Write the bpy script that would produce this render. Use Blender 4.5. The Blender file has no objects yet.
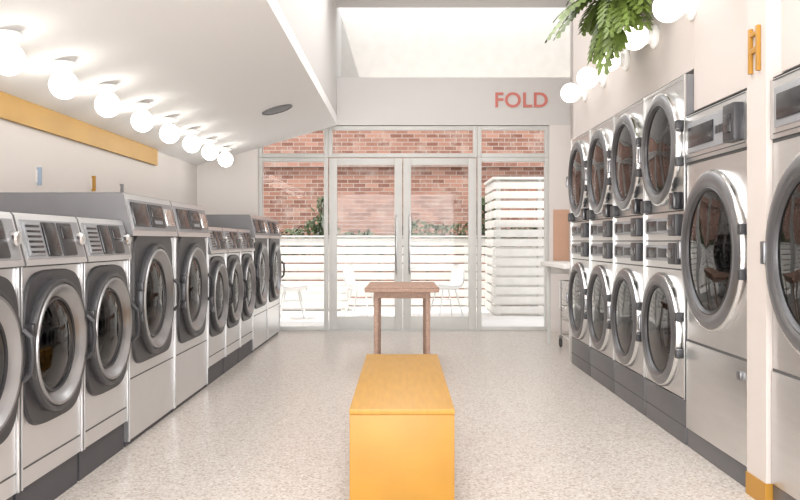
import bpy, bmesh, math, random
from mathutils import Vector, Matrix
random.seed(4)
scene=bpy.context.scene
C=scene.collection
F=830.0; HC=1.15
# ---------------- materials ----------------
def mat(name,col,rough=0.5,metal=0.0,noise=0.0,nscale=8.0,bump=0.0,emit=None,estr=0.0,spec=0.5,stretch=None,rvar=0.0):
    m=bpy.data.materials.new(name); m.use_nodes=True
    nt=m.node_tree; b=nt.nodes['Principled BSDF']
    b.inputs['Base Color'].default_value=(*col,1); b.inputs['Roughness'].default_value=rough
    b.inputs['Metallic'].default_value=metal; b.inputs['Specular IOR Level'].default_value=spec
    if emit:
        b.inputs['Emission Color'].default_value=(*emit,1); b.inputs['Emission Strength'].default_value=estr
    if noise>0 or bump>0:
        tc=nt.nodes.new('ShaderNodeTexCoord'); n=nt.nodes.new('ShaderNodeTexNoise'); mp=nt.nodes.new('ShaderNodeMapping')
        nt.links.new(tc.outputs['Object'],mp.inputs[0]); nt.links.new(mp.outputs[0],n.inputs['Vector'])
        if stretch: mp.inputs['Scale'].default_value=stretch
        n.inputs['Scale'].default_value=nscale; n.inputs['Detail'].default_value=4
        if noise>0:
            r=nt.nodes.new('ShaderNodeMapRange'); r.inputs[1].default_value=.3; r.inputs[2].default_value=.7
            r.inputs[3].default_value=1-noise; r.inputs[4].default_value=1+noise*.4
            mx=nt.nodes.new('ShaderNodeMix'); mx.data_type='RGBA'; mx.blend_type='MULTIPLY'; mx.inputs[0].default_value=1
            mx.inputs[6].default_value=(*col,1)
            nt.links.new(n.outputs[0],r.inputs[0]); nt.links.new(r.outputs[0],mx.inputs[7]); nt.links.new(mx.outputs[2],b.inputs['Base Color'])
            if rvar>0:
                r2=nt.nodes.new('ShaderNodeMapRange'); r2.inputs[1].default_value=.3; r2.inputs[2].default_value=.7
                r2.inputs[3].default_value=rough-rvar; r2.inputs[4].default_value=rough+rvar
                nt.links.new(n.outputs[0],r2.inputs[0]); nt.links.new(r2.outputs[0],b.inputs['Roughness'])
        if bump>0:
            bp=nt.nodes.new('ShaderNodeBump'); bp.inputs['Strength'].default_value=bump; bp.inputs['Distance'].default_value=.01
            nt.links.new(n.outputs[0],bp.inputs['Height']); nt.links.new(bp.outputs[0],b.inputs['Normal'])
    return m
def glassmat(name,fac,tint=(1,1,1),rough=0.02):
    m=bpy.data.materials.new(name); m.use_nodes=True; nt=m.node_tree; nt.nodes.clear()
    o=nt.nodes.new('ShaderNodeOutputMaterial'); t=nt.nodes.new('ShaderNodeBsdfTransparent'); g=nt.nodes.new('ShaderNodeBsdfGlossy')
    mx=nt.nodes.new('ShaderNodeMixShader'); t.inputs[0].default_value=(*tint,1); g.inputs['Roughness'].default_value=rough
    fr=nt.nodes.new('ShaderNodeFresnel'); fr.inputs[0].default_value=1.45
    ml=nt.nodes.new('ShaderNodeMath'); ml.operation='MULTIPLY'; ml.inputs[1].default_value=fac
    nt.links.new(fr.outputs[0],ml.inputs[0]); nt.links.new(ml.outputs[0],mx.inputs[0])
    nt.links.new(t.outputs[0],mx.inputs[1]); nt.links.new(g.outputs[0],mx.inputs[2]); nt.links.new(mx.outputs[0],o.inputs[0])
    return m
M={}
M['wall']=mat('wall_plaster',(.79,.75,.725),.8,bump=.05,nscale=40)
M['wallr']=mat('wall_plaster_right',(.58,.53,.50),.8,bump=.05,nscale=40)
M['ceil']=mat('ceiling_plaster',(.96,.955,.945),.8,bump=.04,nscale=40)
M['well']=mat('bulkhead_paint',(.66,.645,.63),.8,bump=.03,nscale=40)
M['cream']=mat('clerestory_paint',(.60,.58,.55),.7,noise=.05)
M['white']=mat('white_paint',(.86,.85,.83),.5,noise=.05)
M['frame']=mat('frame_paint',(.62,.62,.60),.4,noise=.04)
M['must']=mat('mustard_paint',(.435,.215,.027),.45,noise=.10,nscale=5,bump=.04,stretch=(1,.4,1))
M['mustband']=mat('mustard_band_paint',(.58,.33,.06),.5,noise=.06,nscale=5,stretch=(1,.4,1))
M['musttop']=mat('mustard_bench_paint',(.45,.235,.033),.45,noise=.12,nscale=9,bump=.05,stretch=(6,.6,1))
M['steel']=mat('brushed_steel',(.66,.655,.65),.30,.93,noise=.05,nscale=3,stretch=(1,1,10),rvar=.015)
M['silver']=mat('silver_panel',(.70,.70,.71),.31,.82,noise=.05,nscale=3,rvar=.02)
M['side']=mat('grey_side_panel',(.19,.19,.20),.45,.2,noise=.05)
M['dark']=mat('dark_grey_plastic',(.038,.038,.042),.4,noise=.06)
M['plinth']=mat('plinth_grey',(.06,.06,.07),.5,noise=.08)
M['base']=mat('dryer_base_grey',(.15,.15,.16),.4,.5,noise=.08)
M['black']=mat('black_display',(.015,.015,.018),.18,noise=.02)
M['ring']=mat('door_ring_grey',(.21,.21,.22),.3,.7,noise=.05)
M['cone']=mat('door_cone_steel',(.36,.36,.37),.3,.85,noise=.05)
M['ringd']=mat('door_ring_dark',(.075,.075,.08),.35,.5,noise=.05)
M['chrome']=mat('chrome',(.74,.74,.74),.18,1.0,noise=.02)
M['seam']=mat('seam_shadow_gap',(.08,.08,.08),.7)
M['label']=mat('keypad_label',(.28,.29,.31),.4,noise=.03)
M['glass']=glassmat('clear_glass',.5)
M['dglass']=glassmat('door_glass',1.2,(.34,.345,.36))
M['wood']=mat('table_wood',(.43,.275,.205),.5,noise=.25,nscale=5,stretch=(12,1,12))
M['globe']=mat('globe_glass',(1,1,1),.3,emit=(1,.95,.87),estr=7.5)
M['globew']=mat('globe_glass_wall',(1,1,1),.3,emit=(1,.95,.88),estr=1.6)
M['coral']=mat('coral_letters',(.62,.19,.155),.5)
M['peach']=mat('peach_panel',(.66,.41,.29),.6,noise=.04)
M['blue']=mat('blue_sign',(.30,.38,.48),.5)
M['leaf']=mat('leaf_green',(.13,.19,.035),.45,noise=.5,nscale=12)
M['hedge']=mat('hedge_green',(.055,.085,.03),.6,noise=.4,nscale=6)
M['outwhite']=mat('outdoor_white_paint',(.64,.62,.58),.6,noise=.08)
M['patio']=mat('patio_concrete',(.68,.66,.63),.8,noise=.08,nscale=2)
M['rubber']=mat('rubber',(.05,.05,.05),.6)
# drum
m=mat('perforated_drum',(.62,.62,.63),.3,.9); nt=m.node_tree; b=nt.nodes['Principled BSDF']
tc=nt.nodes.new('ShaderNodeTexCoord'); v=nt.nodes.new('ShaderNodeTexVoronoi'); v.inputs['Scale'].default_value=34; v.inputs['Randomness'].default_value=0.1
cr=nt.nodes.new('ShaderNodeValToRGB'); cr.color_ramp.elements[0].position=.22; cr.color_ramp.elements[0].color=(.02,.02,.02,1); cr.color_ramp.elements[1].position=.3; cr.color_ramp.elements[1].color=(.45,.45,.46,1)
nt.links.new(tc.outputs['Object'],v.inputs['Vector']); nt.links.new(v.outputs['Distance'],cr.inputs[0]); nt.links.new(cr.outputs[0],b.inputs['Base Color'])
M['drum']=m
# terrazzo
m=mat('terrazzo',(.6,.56,.5),.28); nt=m.node_tree; b=nt.nodes['Principled BSDF']
tc=nt.nodes.new('ShaderNodeTexCoord'); v=nt.nodes.new('ShaderNodeTexVoronoi'); v.inputs['Scale'].default_value=90
v2=nt.nodes.new('ShaderNodeTexVoronoi'); v2.inputs['Scale'].default_value=190
cr=nt.nodes.new('ShaderNodeValToRGB'); cr.color_ramp.interpolation='CONSTANT'
es=cr.color_ramp.elements; es[0].position=0; es[0].color=(.41,.36,.32,1); es[1].position=.10; es[1].color=(.59,.55,.51,1)
for p,c in ((.45,(.64,.60,.56)),(.75,(.53,.485,.44)),(.88,(.72,.685,.65)),(.95,(.46,.375,.32))):
    e=es.new(p); e.color=(*c,1)
cr2=nt.nodes.new('ShaderNodeValToRGB'); cr2.color_ramp.interpolation='CONSTANT'; e2=cr2.color_ramp.elements
e2[0].color=(.69,.64,.60,1); e2[1].position=.18; e2[1].color=(1,1,1,1)
sp=nt.nodes.new('ShaderNodeSeparateColor'); sp2=nt.nodes.new('ShaderNodeSeparateColor')
mx=nt.nodes.new('ShaderNodeMix'); mx.data_type='RGBA'; mx.blend_type='MULTIPLY'; mx.inputs[0].default_value=.8
nt.links.new(tc.outputs['Object'],v.inputs['Vector']); nt.links.new(tc.outputs['Object'],v2.inputs['Vector'])
nt.links.new(v.outputs['Color'],sp.inputs[0]); nt.links.new(sp.outputs[0],cr.inputs[0])
nt.links.new(v2.outputs['Color'],sp2.inputs[0]); nt.links.new(sp2.outputs[0],cr2.inputs[0])
nt.links.new(cr.outputs[0],mx.inputs[6]); nt.links.new(cr2.outputs[0],mx.inputs[7]); nt.links.new(mx.outputs[2],b.inputs['Base Color'])
M['terrazzo']=m
# brick
m=mat('brick',(.5,.3,.2),.85); nt=m.node_tree; b=nt.nodes['Principled BSDF']
tc=nt.nodes.new('ShaderNodeTexCoord'); sx=nt.nodes.new('ShaderNodeSeparateXYZ'); cx=nt.nodes.new('ShaderNodeCombineXYZ')
nt.links.new(tc.outputs['Object'],sx.inputs[0]); nt.links.new(sx.outputs[0],cx.inputs[0]); nt.links.new(sx.outputs[2],cx.inputs[1])
bt=nt.nodes.new('ShaderNodeTexBrick'); bt.inputs['Scale'].default_value=1; bt.inputs['Brick Width'].default_value=.24; bt.inputs['Row Height'].default_value=.082
bt.inputs['Mortar Size'].default_value=.008; bt.inputs['Color1'].default_value=(.17,.065,.042,1); bt.inputs['Color2'].default_value=(.37,.19,.135,1); bt.inputs['Mortar'].default_value=(.35,.285,.245,1)
n=nt.nodes.new('ShaderNodeTexNoise'); n.inputs['Scale'].default_value=3.0; n.inputs['Detail'].default_value=12; n.inputs['Roughness'].default_value=.75
nr=nt.nodes.new('ShaderNodeValToRGB'); nr.color_ramp.elements[0].position=.50; nr.color_ramp.elements[0].color=(0,0,0,1); nr.color_ramp.elements[1].position=.64; nr.color_ramp.elements[1].color=(.5,.5,.5,1)
mx=nt.nodes.new('ShaderNodeMix'); mx.data_type='RGBA'; mx.inputs[7].default_value=(.44,.36,.31,1)
nt.links.new(cx.outputs[0],bt.inputs['Vector']); nt.links.new(tc.outputs['Object'],n.inputs['Vector']); nt.links.new(n.outputs[0],nr.inputs[0])
nt.links.new(nr.outputs[0],mx.inputs[0]); nt.links.new(bt.outputs[0],mx.inputs[6]); nt.links.new(mx.outputs[2],b.inputs['Base Color'])
M['brick']=m
# ---------------- mesh builder ----------------
class MB:
    def __init__(s): s.bm=bmesh.new(); s.mats=[]
    def mi(s,k):
        if k not in s.mats: s.mats.append(k)
        return s.mats.index(k)
    def fbox(s,fn,a,b,c,k,bev=0):
        vs=[s.bm.verts.new(fn(x,y,z)) for x in a for y in b for z in c]
        idx=[(0,1,3,2),(4,6,7,5),(0,4,5,1),(2,3,7,6),(0,2,6,4),(1,5,7,3)]
        fs=[s.bm.faces.new([vs[i] for i in q]) for q in idx]
        for f in fs: f.material_index=s.mi(k)
        if bev>0:
            es=list({e for f in fs for e in f.edges})
            r=bmesh.ops.bevel(s.bm,geom=es,offset=bev,segments=2,affect='EDGES',profile=.6,clamp_overlap=True)
            for f in r['faces']: f.material_index=s.mi(k)
    def box(s,x0,x1,y0,y1,z0,z1,k,bev=0):
        s.fbox(lambda x,y,z:Vector((x,y,z)),(x0,x1),(y0,y1),(z0,z1),k,bev)
    def quad(s,pts,k):
        f=s.bm.faces.new([s.bm.verts.new(p) for p in pts]); f.material_index=s.mi(k)
    def loft(s,rings,k,closed=True,cap=(False,False),ck=None):
        R=[[s.bm.verts.new(p) for p in r] for r in rings]
        n=len(R[0])
        for a,b in zip(R,R[1:]):
            for i in range(n if closed else n-1):
                j=(i+1)%n
                f=s.bm.faces.new((a[i],a[j],b[j],b[i])); f.material_index=s.mi(k)
        if cap[0]: s.bm.faces.new(R[0]).material_index=s.mi(ck or k)
        if cap[1]: s.bm.faces.new(R[-1]).material_index=s.mi(ck or k)
    def lathe(s,c,prof,k,n=40,axis='-y'):
        rings=[]
        for r,w in prof:
            r=max(r,.0008); ring=[]
            for i in range(n):
                t=2*math.pi*i/n; ca,sa=r*math.cos(t),r*math.sin(t)
                if axis=='-y': ring.append(Vector((c[0]+ca,c[1]-w,c[2]+sa)))
                elif axis=='z': ring.append(Vector((c[0]+ca,c[1]+sa,c[2]+w)))
                elif axis=='-x': ring.append(Vector((c[0]-w,c[1]+ca,c[2]+sa)))
            rings.append(ring)
        s.loft(rings,k)
    def tube(s,pts,r,k,n=8):
        pts=[Vector(p) for p in pts]; rings=[]
        for i,p in enumerate(pts):
            d=(pts[min(i+1,len(pts)-1)]-pts[max(i-1,0)]).normalized()
            u=d.orthogonal().normalized() if i==0 else (u-d*u.dot(d)).normalized()
            v=d.cross(u); rr=r if not isinstance(r,(list,tuple)) else r[i]
            rings.append([p+u*rr*math.cos(2*math.pi*j/n)+v*rr*math.sin(2*math.pi*j/n) for j in range(n)])
        s.loft(rings,k,cap=(True,True))
    def holepanel(s,x0,x1,z0,z1,c,r,y,k):
        cx,cz=c; N=48
        angs=[2*math.pi*i/N for i in range(N)]
        for (px,pz) in ((x0,z0),(x1,z0),(x1,z1),(x0,z1)):
            angs.append(math.atan2(pz-cz,px-cx)%(2*math.pi))
        angs=sorted(angs); A=[angs[0]]
        for a in angs[1:]:
            if a-A[-1]>1e-3: A.append(a)
        out=[];inn=[]
        for a in A:
            ca,sa=math.cos(a),math.sin(a); t=1e9
            if ca>1e-6: t=min(t,(x1-cx)/ca)
            if ca<-1e-6: t=min(t,(x0-cx)/ca)
            if sa>1e-6: t=min(t,(z1-cz)/sa)
            if sa<-1e-6: t=min(t,(z0-cz)/sa)
            out.append(Vector((cx+ca*t,y,cz+sa*t))); inn.append(Vector((cx+ca*r,y,cz+sa*r)))
        s.loft([out,inn],k)
    def sring(s,c,rin,a,b,p,y,h,k,n=64):
        rings=[[],[],[]]
        for i in range(n):
            t=2*math.pi*i/n; ct,st=math.cos(t),math.sin(t)
            X=a*abs(ct)**(2/p)*(1 if ct>=0 else -1); Z=b*abs(st)**(2/p)*(1 if st>=0 else -1)
            t2=math.atan2(Z,X)
            rings[0].append(Vector((c[0]+X,y,c[1]+Z))); rings[1].append(Vector((c[0]+X*.985,y-h,c[1]+Z*.985)))
            rings[2].append(Vector((c[0]+rin*math.cos(t2),y-h,c[1]+rin*math.sin(t2))))
        s.loft(rings,k)
    def mesh(s,name,ang=.6,recalc=True):
        bm=s.bm
        if recalc: bmesh.ops.recalc_face_normals(bm,faces=bm.faces)
        for f in bm.faces: f.smooth=True
        for e in bm.edges:
            if len(e.link_faces)==2 and e.calc_face_angle(0)>ang: e.smooth=False
        me=bpy.data.meshes.new(name); bm.to_mesh(me); bm.free()
        for k in s.mats: me.materials.append(M[k])
        return me
    def obj(s,name,loc=(0,0,0),rz=0,parent=None,**kw):
        me=s.mesh(name,**kw); return place(me,name,loc,rz,parent)
def place(me,name,loc=(0,0,0),rz=0,parent=None):
    o=bpy.data.objects.new(name,me); C.objects.link(o); o.location=loc; o.rotation_euler=(0,0,rz)
    if parent: o.parent=parent
    return o
def simple(name,*boxes,bev=0):
    b=MB()
    for bx in boxes: b.box(*bx[:6],bx[6],bev)
    return b.obj(name)

# ---------------- room ----------------
YB=10.6; Y0=-2.0; XL=-2.62; XW=-.83; ZL=2.11; ZC=2.63; ZT=4.13; XR=1.64; XRB=2.15
simple('floor',(-2.9,2.9,Y0-.2,YB+.1,-.15,0,'terrazzo'))
simple('wall_left',(XL-.15,XL,Y0,YB,0,2.4,'wall'))
simple('trim_left_mustard_band',(XL,XL+.03,Y0,8.8,1.95,2.118,'mustband'))
b=MB(); 
prof=[(XL-.15,ZL-.043),(XW,ZC),(XW-.001,ZC+.12),(XL-.15,ZC+.12)]
b.loft([[Vector((x,yy,z)) for x,z in prof] for yy in (Y0,YB)],'ceil',cap=(True,True)); b.obj('ceiling')
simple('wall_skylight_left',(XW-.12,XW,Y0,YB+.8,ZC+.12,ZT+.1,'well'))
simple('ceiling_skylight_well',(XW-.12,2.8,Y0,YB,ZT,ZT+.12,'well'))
# right wall
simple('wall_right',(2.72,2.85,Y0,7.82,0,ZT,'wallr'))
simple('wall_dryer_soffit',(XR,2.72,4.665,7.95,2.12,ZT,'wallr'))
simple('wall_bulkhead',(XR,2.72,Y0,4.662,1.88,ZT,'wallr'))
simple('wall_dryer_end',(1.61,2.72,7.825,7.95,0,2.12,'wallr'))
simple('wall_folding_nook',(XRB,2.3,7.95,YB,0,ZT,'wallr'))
# back wall
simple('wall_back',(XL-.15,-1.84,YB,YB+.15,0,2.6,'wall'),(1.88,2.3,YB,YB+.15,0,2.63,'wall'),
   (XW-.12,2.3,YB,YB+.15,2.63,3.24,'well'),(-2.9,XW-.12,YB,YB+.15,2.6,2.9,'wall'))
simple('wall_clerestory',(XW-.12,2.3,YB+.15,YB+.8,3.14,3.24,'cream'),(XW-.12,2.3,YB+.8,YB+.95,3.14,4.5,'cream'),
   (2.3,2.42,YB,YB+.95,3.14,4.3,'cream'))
simple('wall_front',(-2.9,2.85,Y0-.15,Y0,0,.3,'wall'),(-2.9,2.85,Y0-.15,Y0,2.5,4.25,'wall'),(-2.9,-2.3,Y0-.15,Y0,.3,2.5,'wall'),(1.5,2.85,Y0-.15,Y0,.3,2.5,'wall'))
simple('trim_column',(1.575,1.70,3.59,3.79,.10,4.12,'wallr'),(1.57,1.70,3.588,3.792,0.0,.10,'must'))
# ---------------- storefront glazing ----------------
def pane(b,x0,x1,z0,z1,fw,y0,y1,fk='frame',bottom=None,top=None,gl=True):
    bo=bottom or fw; tp=top or fw
    b.box(x0,x0+fw,y0,y1,z0,z1,fk,.004); b.box(x1-fw,x1,y0,y1,z0,z1,fk,.004)
    b.box(x0+fw,x1-fw,y0,y1,z0,z0+bo,fk,.004); b.box(x0+fw,x1-fw,y0,y1,z1-tp,z1,fk,.004)
    ym=(y0+y1)/2
    if gl: b.quad([(x0+fw,ym,z0+bo),(x1-fw,ym,z0+bo),(x1-fw,ym,z1-tp),(x0+fw,ym,z1-tp)],'glass')
XA,XB_,XC,XD,XE=-1.84,-.945,.965,1.88,0.01
zt=2.22
n=1
for x0,x1,z0,z1 in ((XA,XB_,0,zt),(XC,XD,0,zt),(XA,XB_,zt,2.625),(XB_,XC,zt,2.625),(XC,XD,zt,2.625)):
    b=MB(); pane(b,x0+.001,x1-.001,z0+.001,z1-.001,.052,YB+.02,YB+.10); b.obj('window_%d'%n); n+=1
for i,(x0,x1,hx) in enumerate(((XB_+.012,XE-.006,-.075),(XE+.006,XC-.012,.095))):
    b=MB(); pane(b,x0,x1,.012,zt-.012,.10,YB+.03,YB+.085,bottom=.17,top=.085)
    b.tube([(hx,YB+.03,.72),(hx,YB-.03,.74),(hx,YB-.035,.8),(hx,YB-.035,1.4),(hx,YB-.03,1.46),(hx,YB+.03,1.48)],.013,'chrome')
    b.obj('door_%d'%(i+1))
simple('trim_threshold',(XB_,XC,YB-.02,YB+.12,0,.011,'frame'))

# ---------------- washers ----------------
def drum(b,c,r,dp=.32):
    b.lathe((c[0],0,c[1]),[(r,0.0),(r*.93,-.05),(r*.93,-.06)],'dark')
    b.lathe((c[0],0,c[1]),[(r*.93,-.06),(r*1.12,-.07),(r*1.12,-dp),(r*.9,-dp-.03),(0,-dp-.03)],'drum')
    for a in (90,210,330):
        t=math.radians(a); q=Vector((c[0]+r*.85*math.cos(t),0,c[1]+r*.85*math.sin(t)))
        b.tube([(q.x,.08,q.z),(q.x,dp,q.z)],.03,'drum',8)
def shell(b,W,D,z0,z1,k,sk):
    h=W/2
    b.quad([(-h,0,z0),(-h,D,z0),(-h,D,z1),(-h,0,z1)],sk); b.quad([(h,0,z0),(h,D,z0),(h,D,z1),(h,0,z1)],sk)
    b.quad([(-h,D,z0),(h,D,z0),(h,D,z1),(-h,D,z1)],sk); b.quad([(-h,0,z0),(h,0,z0),(h,D,z0),(-h,D,z0)],sk)
    b.quad([(-h,0,z1),(h,0,z1),(h,D,z1),(-h,D,z1)],sk)
def washer(name,W,H,D,plz,pz,dz,R,big):
    b=MB(); W-=.018; h=W/2
    b.box(-h+.004,h-.004,.015,D-.02,0,plz,'plinth')
    shell(b,W,D,plz,pz,'silver','side')
    b.holepanel(-h,h,plz,pz,(0,dz),R*.70,-.0,'silver')
    b.box(-h,-h+.012,-.012,.0,plz,pz-.004,'silver',.003); b.box(h-.012,h,-.012,.0,plz,pz-.004,'silver',.003)
    zs=plz+(.34 if big else .075)
    b.box(-h+.01,h-.01,-.002,0.0,zs,zs+.007,'seam'); b.box(-h+.01,h-.01,-.002,0.0,pz-.008,pz,'seam')
    if big: b.sring((0,dz+.02),R*.9,R*1.17,R*1.15,7,0,.014,'dark')
    else: b.sring((0,dz),R*.9,R*1.06,R*1.13,4,0,.016,'dark')
    b.lathe((0,0,dz),[(R,.014),(R,.035),(R*.98,.046),(R*.93,.046),(R*.915,.040)],'ringd',56)
    b.lathe((0,0,dz),[(R*.915,.040),(R*.90,.050),(R*.86,.050),(R*.81,.035),(R*.74,.012),(R*.72,.010)],'cone',56)
    b.lathe((0,0,dz),[(R*.72,.010),(R*.70,.02),(R*.67,.018),(R*.66,0)],'dark',56)
    b.lathe((0,0,dz),[(R*.68,.012),(R*.5,.03),(R*.25,.042),(0,.045)],'dglass',56)
    b.lathe((0,0,dz),[(R*.70,0.0),(R*.66,-.01),(R*.60,-.05)],'dark')
    drum(b,(0,dz),R*.60)
    b.tube([(R*.93,-.045,dz-.10),(R*.95,-.075,dz-.07),(R*.965,-.08,dz),(R*.95,-.075,dz+.07),(R*.93,-.045,dz+.10)],.011,'dark')
    for e in (-.09,.09): b.box(-R*1.04,-R*.92,-.05,-.01,dz+e-.025,dz+e+.025,'ringd',.006)
    sl=.05; 
    ring=[(-.03,pz),(-.03,pz+.01),(-.03+sl,H-.012),(-.02+sl,H),(D,H),(D,pz)]
    b.loft([[Vector((x,y,z)) for y,z in ring] for x in (-h,h)],'silver',cap=(True,True),ck='side')
    ph=H-.012-pz-.01
    def fn(x,s,o):
        return Vector((x,-.03+sl*s-o,pz+.01+ph*s+o*.2))
    B=lambda x0,x1,s0,s1,o,k,bv=.004: b.fbox(fn,(x0,x1),(s0,s1),(-.004,o),k,bv)
    if big:
        B(-h+.03,h-.03,.10,.90,.006,'label'); B(-h+.05,-.14,.2,.82,.014,'black'); B(-.10,.18,.2,.82,.016,'dark')
        B(-.07,.15,.45,.75,.02,'black'); B(.23,h-.06,.25,.75,.013,'chrome'); 
        for i in range(4): B(-.04+i*.04,-.015+i*.04,.27,.37,.021,'label',.002)
    else:
        B(-h+.02,h-.02,.08,.92,.005,'label'); B(-h+.035,-.14,.15,.85,.012,'label')
        for i in range(6): B(-h+.045,-.15,.2+i*.11,.245+i*.11,.015,'black',.001)
        B(-.11,.02,.12,.88,.016,'black',.012); B(.05,.20,.12,.88,.013,'dark',.01)
        B(.07,.18,.5,.8,.017,'black'); 
        c=fn(.26,.5,.012)
        b.lathe((c.x,c.y,c.z),[(.03,-.02),(.03,.012),(.024,.02),(0,.021)],'chrome',20)
    b.quad([(-h,.03,H+.001),(h,.03,H+.001),(h,D-.02,H+.001),(-h,D-.02,H+.001)],'side')
    return b.mesh(name)
WS=.655; WBg=.945
ws=washer('washing_machine',WS,1.265,.80,.15,1.05,.70,.29,False)
wb=washer('industrial_washer',WBg,1.42,1.0,.03,1.18,.80,.335,True)
XFL=-1.53
for y in (2.98,3.635,4.29,6.84,7.495,8.15): place(ws,'washing_machine',(XFL,y,0),math.pi/2)
for y in (5.09,6.035,8.95,9.895): place(wb,'industrial_washer',(XFL,y,0),math.pi/2)
# ---------------- dryers ----------------
def ddoor(b,dz,R,hs=-1,h=1):
    b.lathe((0,0,dz),[(R,0),(R,.03),(R*.985,.04),(R*.965,.042)],'chrome',56)
    b.lathe((0,0,dz),[(R*.965,.042),(R*.93,.052),(R*.84,.055),(R*.79,.045)],'ring',56)
    b.lathe((0,0,dz),[(R*.79,.045),(R*.77,.05),(R*.73,.03),(R*.72,0),(R*.66,-.03)],'ringd',56)
    b.lathe((0,0,dz),[(R*.73,.035),(R*.5,.045),(0,.052)],'dglass',56)
    drum(b,(0,dz),R*.70,.5)
    hx=min(R*1.04,h-.022)
    b.box(hs*hx-.02,hs*hx+.02,-.06,0,dz-.05,dz+.05,'ring',.008)
    hx=min(R*1.02,h-.022)
    b.box(-hs*hx-.018,-hs*hx+.018,-.05,0,dz-.13,dz-.08,'dark',.006); b.box(-hs*hx-.018,-hs*hx+.018,-.05,0,dz+.08,dz+.13,'dark',.006)
def stack():
    b=MB(); W=.7875-.014; h=W/2; D=1.0; R=.345
    shell(b,W,D,0.02,2.09,'steel','side')
    b.box(-h,h,-.004,.02,0.0,.25,'base',.004)
    b.box(-h,h,-.0055,.01,.10,.106,'seam')
    b.holepanel(-h,h,.255,.985,(0,.615),R*.74,0,'steel'); b.holepanel(-h,h,1.325,2.09,(0,1.705),R*.74,0,'steel')
    b.box(-h,h,-.006,.0,2.07,2.09,'steel',.002)
    b.quad([(-h,0,.985),(h,0,.985),(h,0,1.325),(-h,0,1.325)],'steel')
    for z in (.985,1.15,1.325): b.box(-h,h,-.003,0.001,z-.004,z+.004,'seam')
    for e in (-1,1): b.box(e*h-.005 if e>0 else -h,e*h if e>0 else -h+.005,-.012,0,.255,2.09,'steel',.002)
    ddoor(b,.615,R,h=h); ddoor(b,1.705,R,h=h)
    for z in (1.0,1.165):
        b.box(-h+.04,h-.22,-.012,0,z+.03,z+.125,'label',.004)
        b.box(-h+.07,-.12,-.017,0,z+.045,z+.11,'black',.004)
        b.box(-.08,.08,-.017,0,z+.05,z+.105,'dark',.004)
        b.box(h-.18,h-.04,-.05,0,z+.015,z+.14,'dark',.010)
        b.box(h-.15,h-.07,-.054,0,z+.05,z+.11,'black',.004)
        b.lathe((.12,0,z+.075),[(.02,0),(.02,.02),(.0,.022)],'chrome',16)
    b.box(h-.13,h-.04,-.06,0,1.33,1.43,'black',.012); b.box(-h+.04,-h+.12,-.05,0,1.33,1.41,'dark',.010)
    return b.mesh('stacked_dryer')
def bigdryer():
    b=MB(); W=.86-.014; h=W/2; D=1.05; R=.415; H=1.855
    shell(b,W,D,.02,H,'steel','side')
    b.box(-h,h,.0,.03,0,.10,'base',.003)
    b.holepanel(-h,h,.60,1.58,(0,1.10),R*.74,0,'steel')
    b.box(-h,h,-.008,.0,.105,.59,'steel',.004)
    b.box(-h,h,-.002,.001,.588,.602,'seam'); b.box(-h,h,-.002,.001,1.572,1.585,'seam')
    b.box(-h,h,-.012,.0,1.586,H-.01,'steel',.004)
    ddoor(b,1.10,R,h=h)
    b.box(-h+.05,.22,-.02,0,1.63,1.80,'label',.006); b.box(-h+.08,.02,-.026,0,1.66,1.77,'black',.006)
    for i in range(4): b.box(.05+i*.04,.075+i*.04,-.026,0,1.69,1.73,'dark',.003)
    b.box(h-.19,h-.05,-.06,0,1.62,1.80,'dark',.012); b.box(h-.16,h-.08,-.066,0,1.66,1.75,'black',.005)
    b.box(-h+.03,h-.03,-.014,0.0,1.605,1.61,'seam'); b.box(-h+.03,h-.03,-.014,0.0,1.835,1.84,'seam')
    b.box(h-.1,h-.05,-.03,0,.50,.54,'ring',.01)
    return b.mesh('tumble_dryer')
sd=stack(); bd=bigdryer(); XFR=1.60
for i in range(4): place(sd,'stacked_dryer',(XFR,4.665+.7875*(i+.5),0),-math.pi/2)
for y in (4.23,3.155): place(bd,'tumble_dryer',(XFR,y,0),-math.pi/2)
# ---------------- bench ----------------
b=MB(); x0,x1,y0,y1=-.22,.22,3.46,5.14
b.box(x0,x1,y0,y1,.425,.45,'musttop',.004)
b.box(x0+.001,x1-.001,y0+.002,y0+.027,0,.4245,'must',.003); b.box(x0+.001,x1-.001,y1-.027,y1-.002,0,.4245,'must',.003)
b.box(x0+.001,x0+.026,y0+.028,y1-.028,0,.4245,'must',.003); b.box(x1-.026,x1-.001,y0+.028,y1-.028,0,.4245,'must',.003)
b.obj('yellow_bench')
# ---------------- table ----------------
b=MB(); x0,x1,y0,y1=-.315,.315,7.0,8.15
b.box(x0,x1,y0,y1,.715,.75,'wood',.006)
b.box(x0,x1,y0,y0+.02,.75,.758,'wood',.002)
b.box(x0+.08,x1-.08,y0+.08,y0+.10,.66,.7145,'wood',.003); b.box(x0+.08,x1-.08,y1-.10,y1-.08,.66,.7145,'wood',.003)
b.box(x0+.08,x0+.10,y0+.1,y1-.1,.66,.7145,'wood',.003); b.box(x1-.10,x1-.08,y0+.1,y1-.1,.66,.7145,'wood',.003)
for sx in (-1,1):
    for yy in (y0+.10,y1-.10):
        b.fbox(lambda x,y,z,sx=sx,yy=yy:Vector((sx*.222+x*(.8+.2*z/.71),yy+y*(.8+.2*z/.71),z)),(-.021,.021),(-.021,.021),(0,.7145),'wood',.004)
b.obj('wooden_table')
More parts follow.
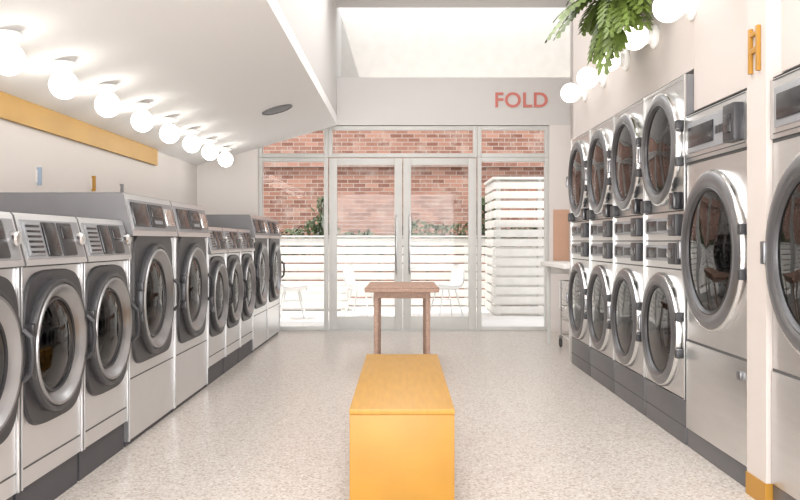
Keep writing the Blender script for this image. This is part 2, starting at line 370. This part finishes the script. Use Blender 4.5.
# ---------------- lamps ----------------
def globe_lamp(axis):
    b=MB()
    pr=[(.0,.0),(.075,.0),(.078,.012),(.070,.022),(.048,.03),(.045,.05),(.05,.062),(.0,.063)]
    b.lathe((0,0,0),[(r,-w) for r,w in pr] if axis=='z' else pr,'white',32,'z' if axis=='z' else '-x')
    R=.087; cc=.063+R*.86
    g=[]
    for i in range(17):
        t=math.pi*i/16; g.append((R*math.sin(t),cc-R*math.cos(t)))
    b.lathe((0,0,0),[(r,-w) for r,w in g] if axis=='z' else g,'globe' if axis=='z' else 'globew',32,'z' if axis=='z' else '-x')
    return b.mesh('globe_ceiling_lamp' if axis=='z' else 'globe_wall_lamp')
gl=globe_lamp('z'); gw=globe_lamp('x')
def zc(X): return ZC-(abs(X)-.83)*.29
for y in (4.40,5.13,5.89,6.68,7.46,8.25,9.03,9.83):
    place(gl,'globe_ceiling_lamp',(-2.09,y,zc(2.09)-.012))
LY=(4.0,4.68,5.36,6.04,6.72,7.40)
for y in LY:
    place(gw,'globe_wall_lamp',(XR,y,2.47))
b=MB(); b.lathe((0,0,0),[(.16,0),(.16,-.012),(.14,-.018),(.135,-.008),(.10,-.012),(.06,-.02),(0,-.02)],'side',36,'z'); o=b.obj('ceiling_vent',(-1.278,8.5,zc(1.278)-.001)); o.rotation_euler=(0,-math.atan(.29),0)
# ---------------- FOLD sign ----------------
cu=bpy.data.curves.new('fold_sign','FONT'); cu.body='FOLD'; cu.size=.265; cu.extrude=.006; cu.offset=.004; cu.align_x='CENTER'; cu.align_y='CENTER'; cu.space_character=1.05
to=bpy.data.objects.new('fold_sign',cu); C.objects.link(to); to.location=(1.52,YB-.008,2.94); to.rotation_euler=(math.pi/2,0,0); cu.materials.append(M['coral'])
b=MB(); b.box(1.558,1.574,3.64,3.662,1.90,2.10,'must',.002); b.box(1.558,1.574,3.72,3.742,1.90,2.10,'must',.002); b.box(1.558,1.574,3.662,3.72,1.985,2.01,'must',.002); b.box(1.558,1.574,3.662,3.72,2.06,2.078,'must',.002); b.obj('mustard_wall_sign')
for y,k,z in ((5.95,'blue',1.60),(7.0,'must',1.62),(7.7,'side',1.60)):
    b=MB(); b.box(XL+.001,XL+.035,y,y+.012,z-.05,z+.08,k,.003); b.box(XL,XL+.008,y-.015,y+.026,z-.03,z+.06,'wall',.002); b.obj('number_sign')
simple('peach_wall_panel',(1.93,2.13,YB-.02,YB-.001,.9,1.55,'peach'))
simple('folding_counter',(1.56,2.148,8.0,9.35,.88,.92,'white'),(1.62,1.66,9.26,9.30,0,.88,'frame'),(1.62,1.66,8.02,8.06,0,.88,'frame'),(1.64,2.14,9.27,9.29,.78,.88,'white'),bev=.003)
b=MB()
for x in (1.72,2.08):
    for y in (8.35,9.0):
        b.tube([(x,y,.12),(x,y,.72)],.011,'chrome'); b.lathe((x+.012,y,.05),[(0,0),(.045,0),(.05,.006),(.05,.018),(.045,.024),(0,.024)],'rubber',20,'-x')
        b.box(x-.02,x+.02,y-.02,y+.02,.10,.125,'chrome')
for z in (.14,.45,.72):
    b.tube([(1.72,8.35,z),(2.08,8.35,z),(2.08,9.0,z),(1.72,9.0,z),(1.72,8.35,z)],.008,'chrome')
for i in range(9):
    y=8.35+.65*i/8; b.tube([(1.72,y,.72),(1.74,y,.3),(2.06,y,.3),(2.08,y,.72)],.003,'chrome',5)
for i in range(6):
    z=.34+.06*i; b.tube([(1.73,8.36,z),(1.73,8.99,z)],.003,'chrome',5)
b.obj('laundry_cart')
# ---------------- plant ----------------
b=MB()
PY=5.60
b.lathe((1.54,PY,2.86),[(0,-.10),(.05,-.10),(.075,-.05),(.085,.06),(.09,.065),(.08,.068),(.07,.04),(0,.035)],'white',24,'z')
def nearlamp(p,r=.11):
    return any((p-Vector((1.51,ly,2.47))).length<r for ly in LY)
def frond(b,o,d,L,droop,wid):
    pts=[]; p=Vector(o); d=Vector(d).normalized(); n=11
    for i in range(n+1):
        if nearlamp(p): break
        pts.append(p.copy()); p=p+d*(L/n)
        if p.x>1.60: p.x=1.60
        d=(d+Vector((0,0,-droop/n))).normalized()
    m=len(pts)-1
    if m<4: return
    b.tube(pts,[.006-.004*i/n for i in range(m+1)],'leaf',5)
    for i in range(3,m+1):
        t=i/m; tan=(pts[i]-pts[i-1]).normalized(); side=tan.cross(Vector((0,0,1)))
        if side.length<.1: side=Vector((0,1,0))
        side.normalize(); up=side.cross(tan)
        ll=wid*math.sin(math.pi*(.2+.72*t))**.5
        for s in (-1,1):
            dr=(side*s+tan*.7-Vector((0,0,.3))).normalized()
            w=L/n*.66
            a=pts[i]; e=a+dr*ll; m1=a+dr*ll*.35+up*.012; m2=a+dr*ll*.75+up*.008
            if nearlamp(e) or nearlamp(m2): continue
            P=[a-tan*w*.5,m1-tan*w*.95,m2-tan*w*.7,e,m2+tan*w*.75,m1+tan*w*.95]
            P=[Vector((min(q.x,1.625),q.y,q.z)) for q in P]
            b.quad(P,'leaf')
for i in range(58):
    a=math.pi*(.5+ (i+.5)/58)+random.uniform(-.15,.15)
    el=random.uniform(-.65,.25)
    far=math.sin(a)>0
    frond(b,(1.50,PY,2.86),(math.cos(a)*.42,math.sin(a)*1.5,el),random.uniform(.34,.50) if far else random.uniform(.42,.68),random.uniform(.5,1.5),random.uniform(.09,.14))
b.obj('potted_fern',recalc=False)
# ---------------- outdoors ----------------
simple('patio',(-7,7,YB+.12,18.2,-.15,-.005,'patio'))
simple('brick_building',(-7,7,16.5,17.2,0,6.5,'brick'),(-7,7,16.42,16.5,2.62,2.70,'brick'))
b=MB()
for i in range(8): b.box(-5,5,14.6,14.63,.02+i*.15,.146+i*.15,'outwhite',.003)
for i in range(9): b.box(-4.9+i*1.2,-4.82+i*1.2,14.63,14.7,0,1.2,'outwhite')
b.box(-5,5,14.56,14.72,1.215,1.245,'outwhite')
b.obj('slatted_fence')
b=MB()
for i in range(14): 
    z=.03+i*.148; b.box(1.45,3.0,12.8,12.83,z,z+.112,'outwhite',.003); b.box(1.42,1.45,12.8,14.2,z,z+.112,'outwhite',.003)
for x in (1.455,2.1,2.9): b.box(x,x+.07,12.83,12.9,0,2.10,'outwhite')
b.box(1.40,3.0,12.78,14.2,2.10,2.14,'outwhite')
for x in (1.455,2.93): b.box(x,x+.07,14.1,14.17,0,2.10,'outwhite')
b.obj('slatted_screen')
b=MB()
for i in range(4): b.box(-4.2,-.9,13.6+i*.12,13.7+i*.12,.42,.45,'outwhite',.003)
for i in range(3): b.box(-4.2,-.9,13.6,13.62,.05+i*.125,.16+i*.125,'outwhite',.003)
b.box(-4.2,-4.1,13.62,14.05,0,.42,'outwhite'); b.box(-1,-.9,13.62,14.05,0,.42,'outwhite'); b.obj('patio_bench')
b=MB()
def leafq(x,y,z):
    u=Vector((random.gauss(0,1),random.gauss(0,1),random.gauss(0,1))).normalized(); w=u.orthogonal().normalized(); p=Vector((x,y,z)); l=random.uniform(.04,.08)
    b.quad([p-u*l,p+w*l*.4,p+u*l,p-w*l*.4],'hedge')
for i in range(4200):
    x=random.uniform(-5,5); leafq(x,random.uniform(14.85,15.4),random.uniform(.9,1.38+.12*math.sin(x*3)+.06*math.sin(x*7.3)))
for i in range(500):
    z=1.2+.75*random.random()**1.5; leafq(1.55+random.gauss(0,.15)*(2.4-z),15.2+random.uniform(-.15,.15),z)
for i in range(260):
    z=1.2+.75*random.random()**1.5; leafq(-1.45+random.gauss(0,.10)*(2.4-z),15.2+random.uniform(-.15,.15),z)
for i in range(12): b.tube([(-4.8+i*.87,15.1,0),(-4.75+i*.87,15.1,.6),(-4.8+i*.87,15.12,1.2)],.02,'hedge',6)
b.obj('hedge',recalc=False)
def chair():
    b=MB(); n=12
    prof=[(-.22,.43),(-.20,.455),(-.10,.44),(.02,.425),(.12,.43),(.18,.47),(.215,.56),(.235,.66),(.25,.76),(.255,.80)]
    wd=[.16,.21,.23,.235,.235,.235,.23,.22,.19,.10]
    for off in (0,.012):
        g=[]
        for (y,z),w in zip(prof,wd):
            r=[]
            for j in range(n+1):
                t=-1+2*j/n; back=max(0,(z-.43)/.37)
                r.append(Vector((w*math.sin(t*1.35)/math.sin(1.35),y-abs(t)**2.5*.07*back+off*.5, z+abs(t)**3*.06*(1-back)-off)))
            g.append(r)
        b.loft(g,'white',closed=False)
    for sx in (-1,1):
        for sy in (-1,1): b.tube([(sx*.12,sy*.10,.43),(sx*.21,sy*.20,0)],.012,'frame',6)
    b.tube([(-.15,-.13,.27),(.15,.13,.27)],.005,'frame',5); b.tube([(.15,-.13,.27),(-.15,.13,.27)],.005,'frame',5)
    return b.mesh('patio_chair')
ch=chair()
for x,y,r in ((-.62,12.6,1.3),(.66,12.5,-1.2),(-1.62,12.2,1.8),(-3.0,12.2,-1.4)): place(ch,'patio_chair',(x,y,0),r)
b=MB(); b.lathe((0,0,0),[(0,.0),(.22,.0),(.22,.015),(.03,.03),(.025,.70),(.05,.715),(.30,.72),(.30,.745),(0,.746)],'white',36,'z'); tm=b.mesh('patio_table')
for x,y in ((.02,12.65),(-2.3,12.2)): place(tm,'patio_table',(x,y,0))
# ---------------- lights ----------------
w=bpy.data.worlds.new('World'); scene.world=w; w.use_nodes=True
bg=w.node_tree.nodes['Background']; bg.inputs[0].default_value=(.95,.97,1,1); bg.inputs[1].default_value=1.6
def area(name,loc,rot,sx,sy,e,col=(1,1,1)):
    l=bpy.data.lights.new(name,'AREA'); l.shape='RECTANGLE'; l.size=sx; l.size_y=sy; l.energy=e; l.color=col
    o=bpy.data.objects.new(name,l); C.objects.link(o); o.location=loc; o.rotation_euler=rot; return o
area('skylight_light',(.05,4.6,ZT-.03),(0,0,0),1.6,9.0,140,(1,.985,.97))
area('front_fill_light',(-.4,Y0+.03,1.4),(math.pi/2,0,0),3.7,2.1,225,(1,.985,.97))  # added fill lamp behind the camera, standing in for an unseen front window
s=bpy.data.lights.new('sun','SUN'); s.energy=2.8; s.angle=.02; s.color=(1,.96,.90)
so=bpy.data.objects.new('sun',s); C.objects.link(so); d=Vector((.25,.35,-.85)); so.rotation_euler=d.to_track_quat('-Z','Y').to_euler(); so.location=(0,12,8)
# ---------------- camera ----------------
cd=bpy.data.cameras.new('camera'); cam=bpy.data.objects.new('camera',cd); C.objects.link(cam); scene.camera=cam
cam.location=(0,0,HC); cam.rotation_euler=(math.pi/2,0,0); cd.sensor_width=36; cd.lens=F/800*36
cd.shift_x=-2/800; cd.shift_y=-9/800; cd.clip_start=.05
scene.view_settings.view_transform='Standard'; scene.view_settings.exposure=0.47
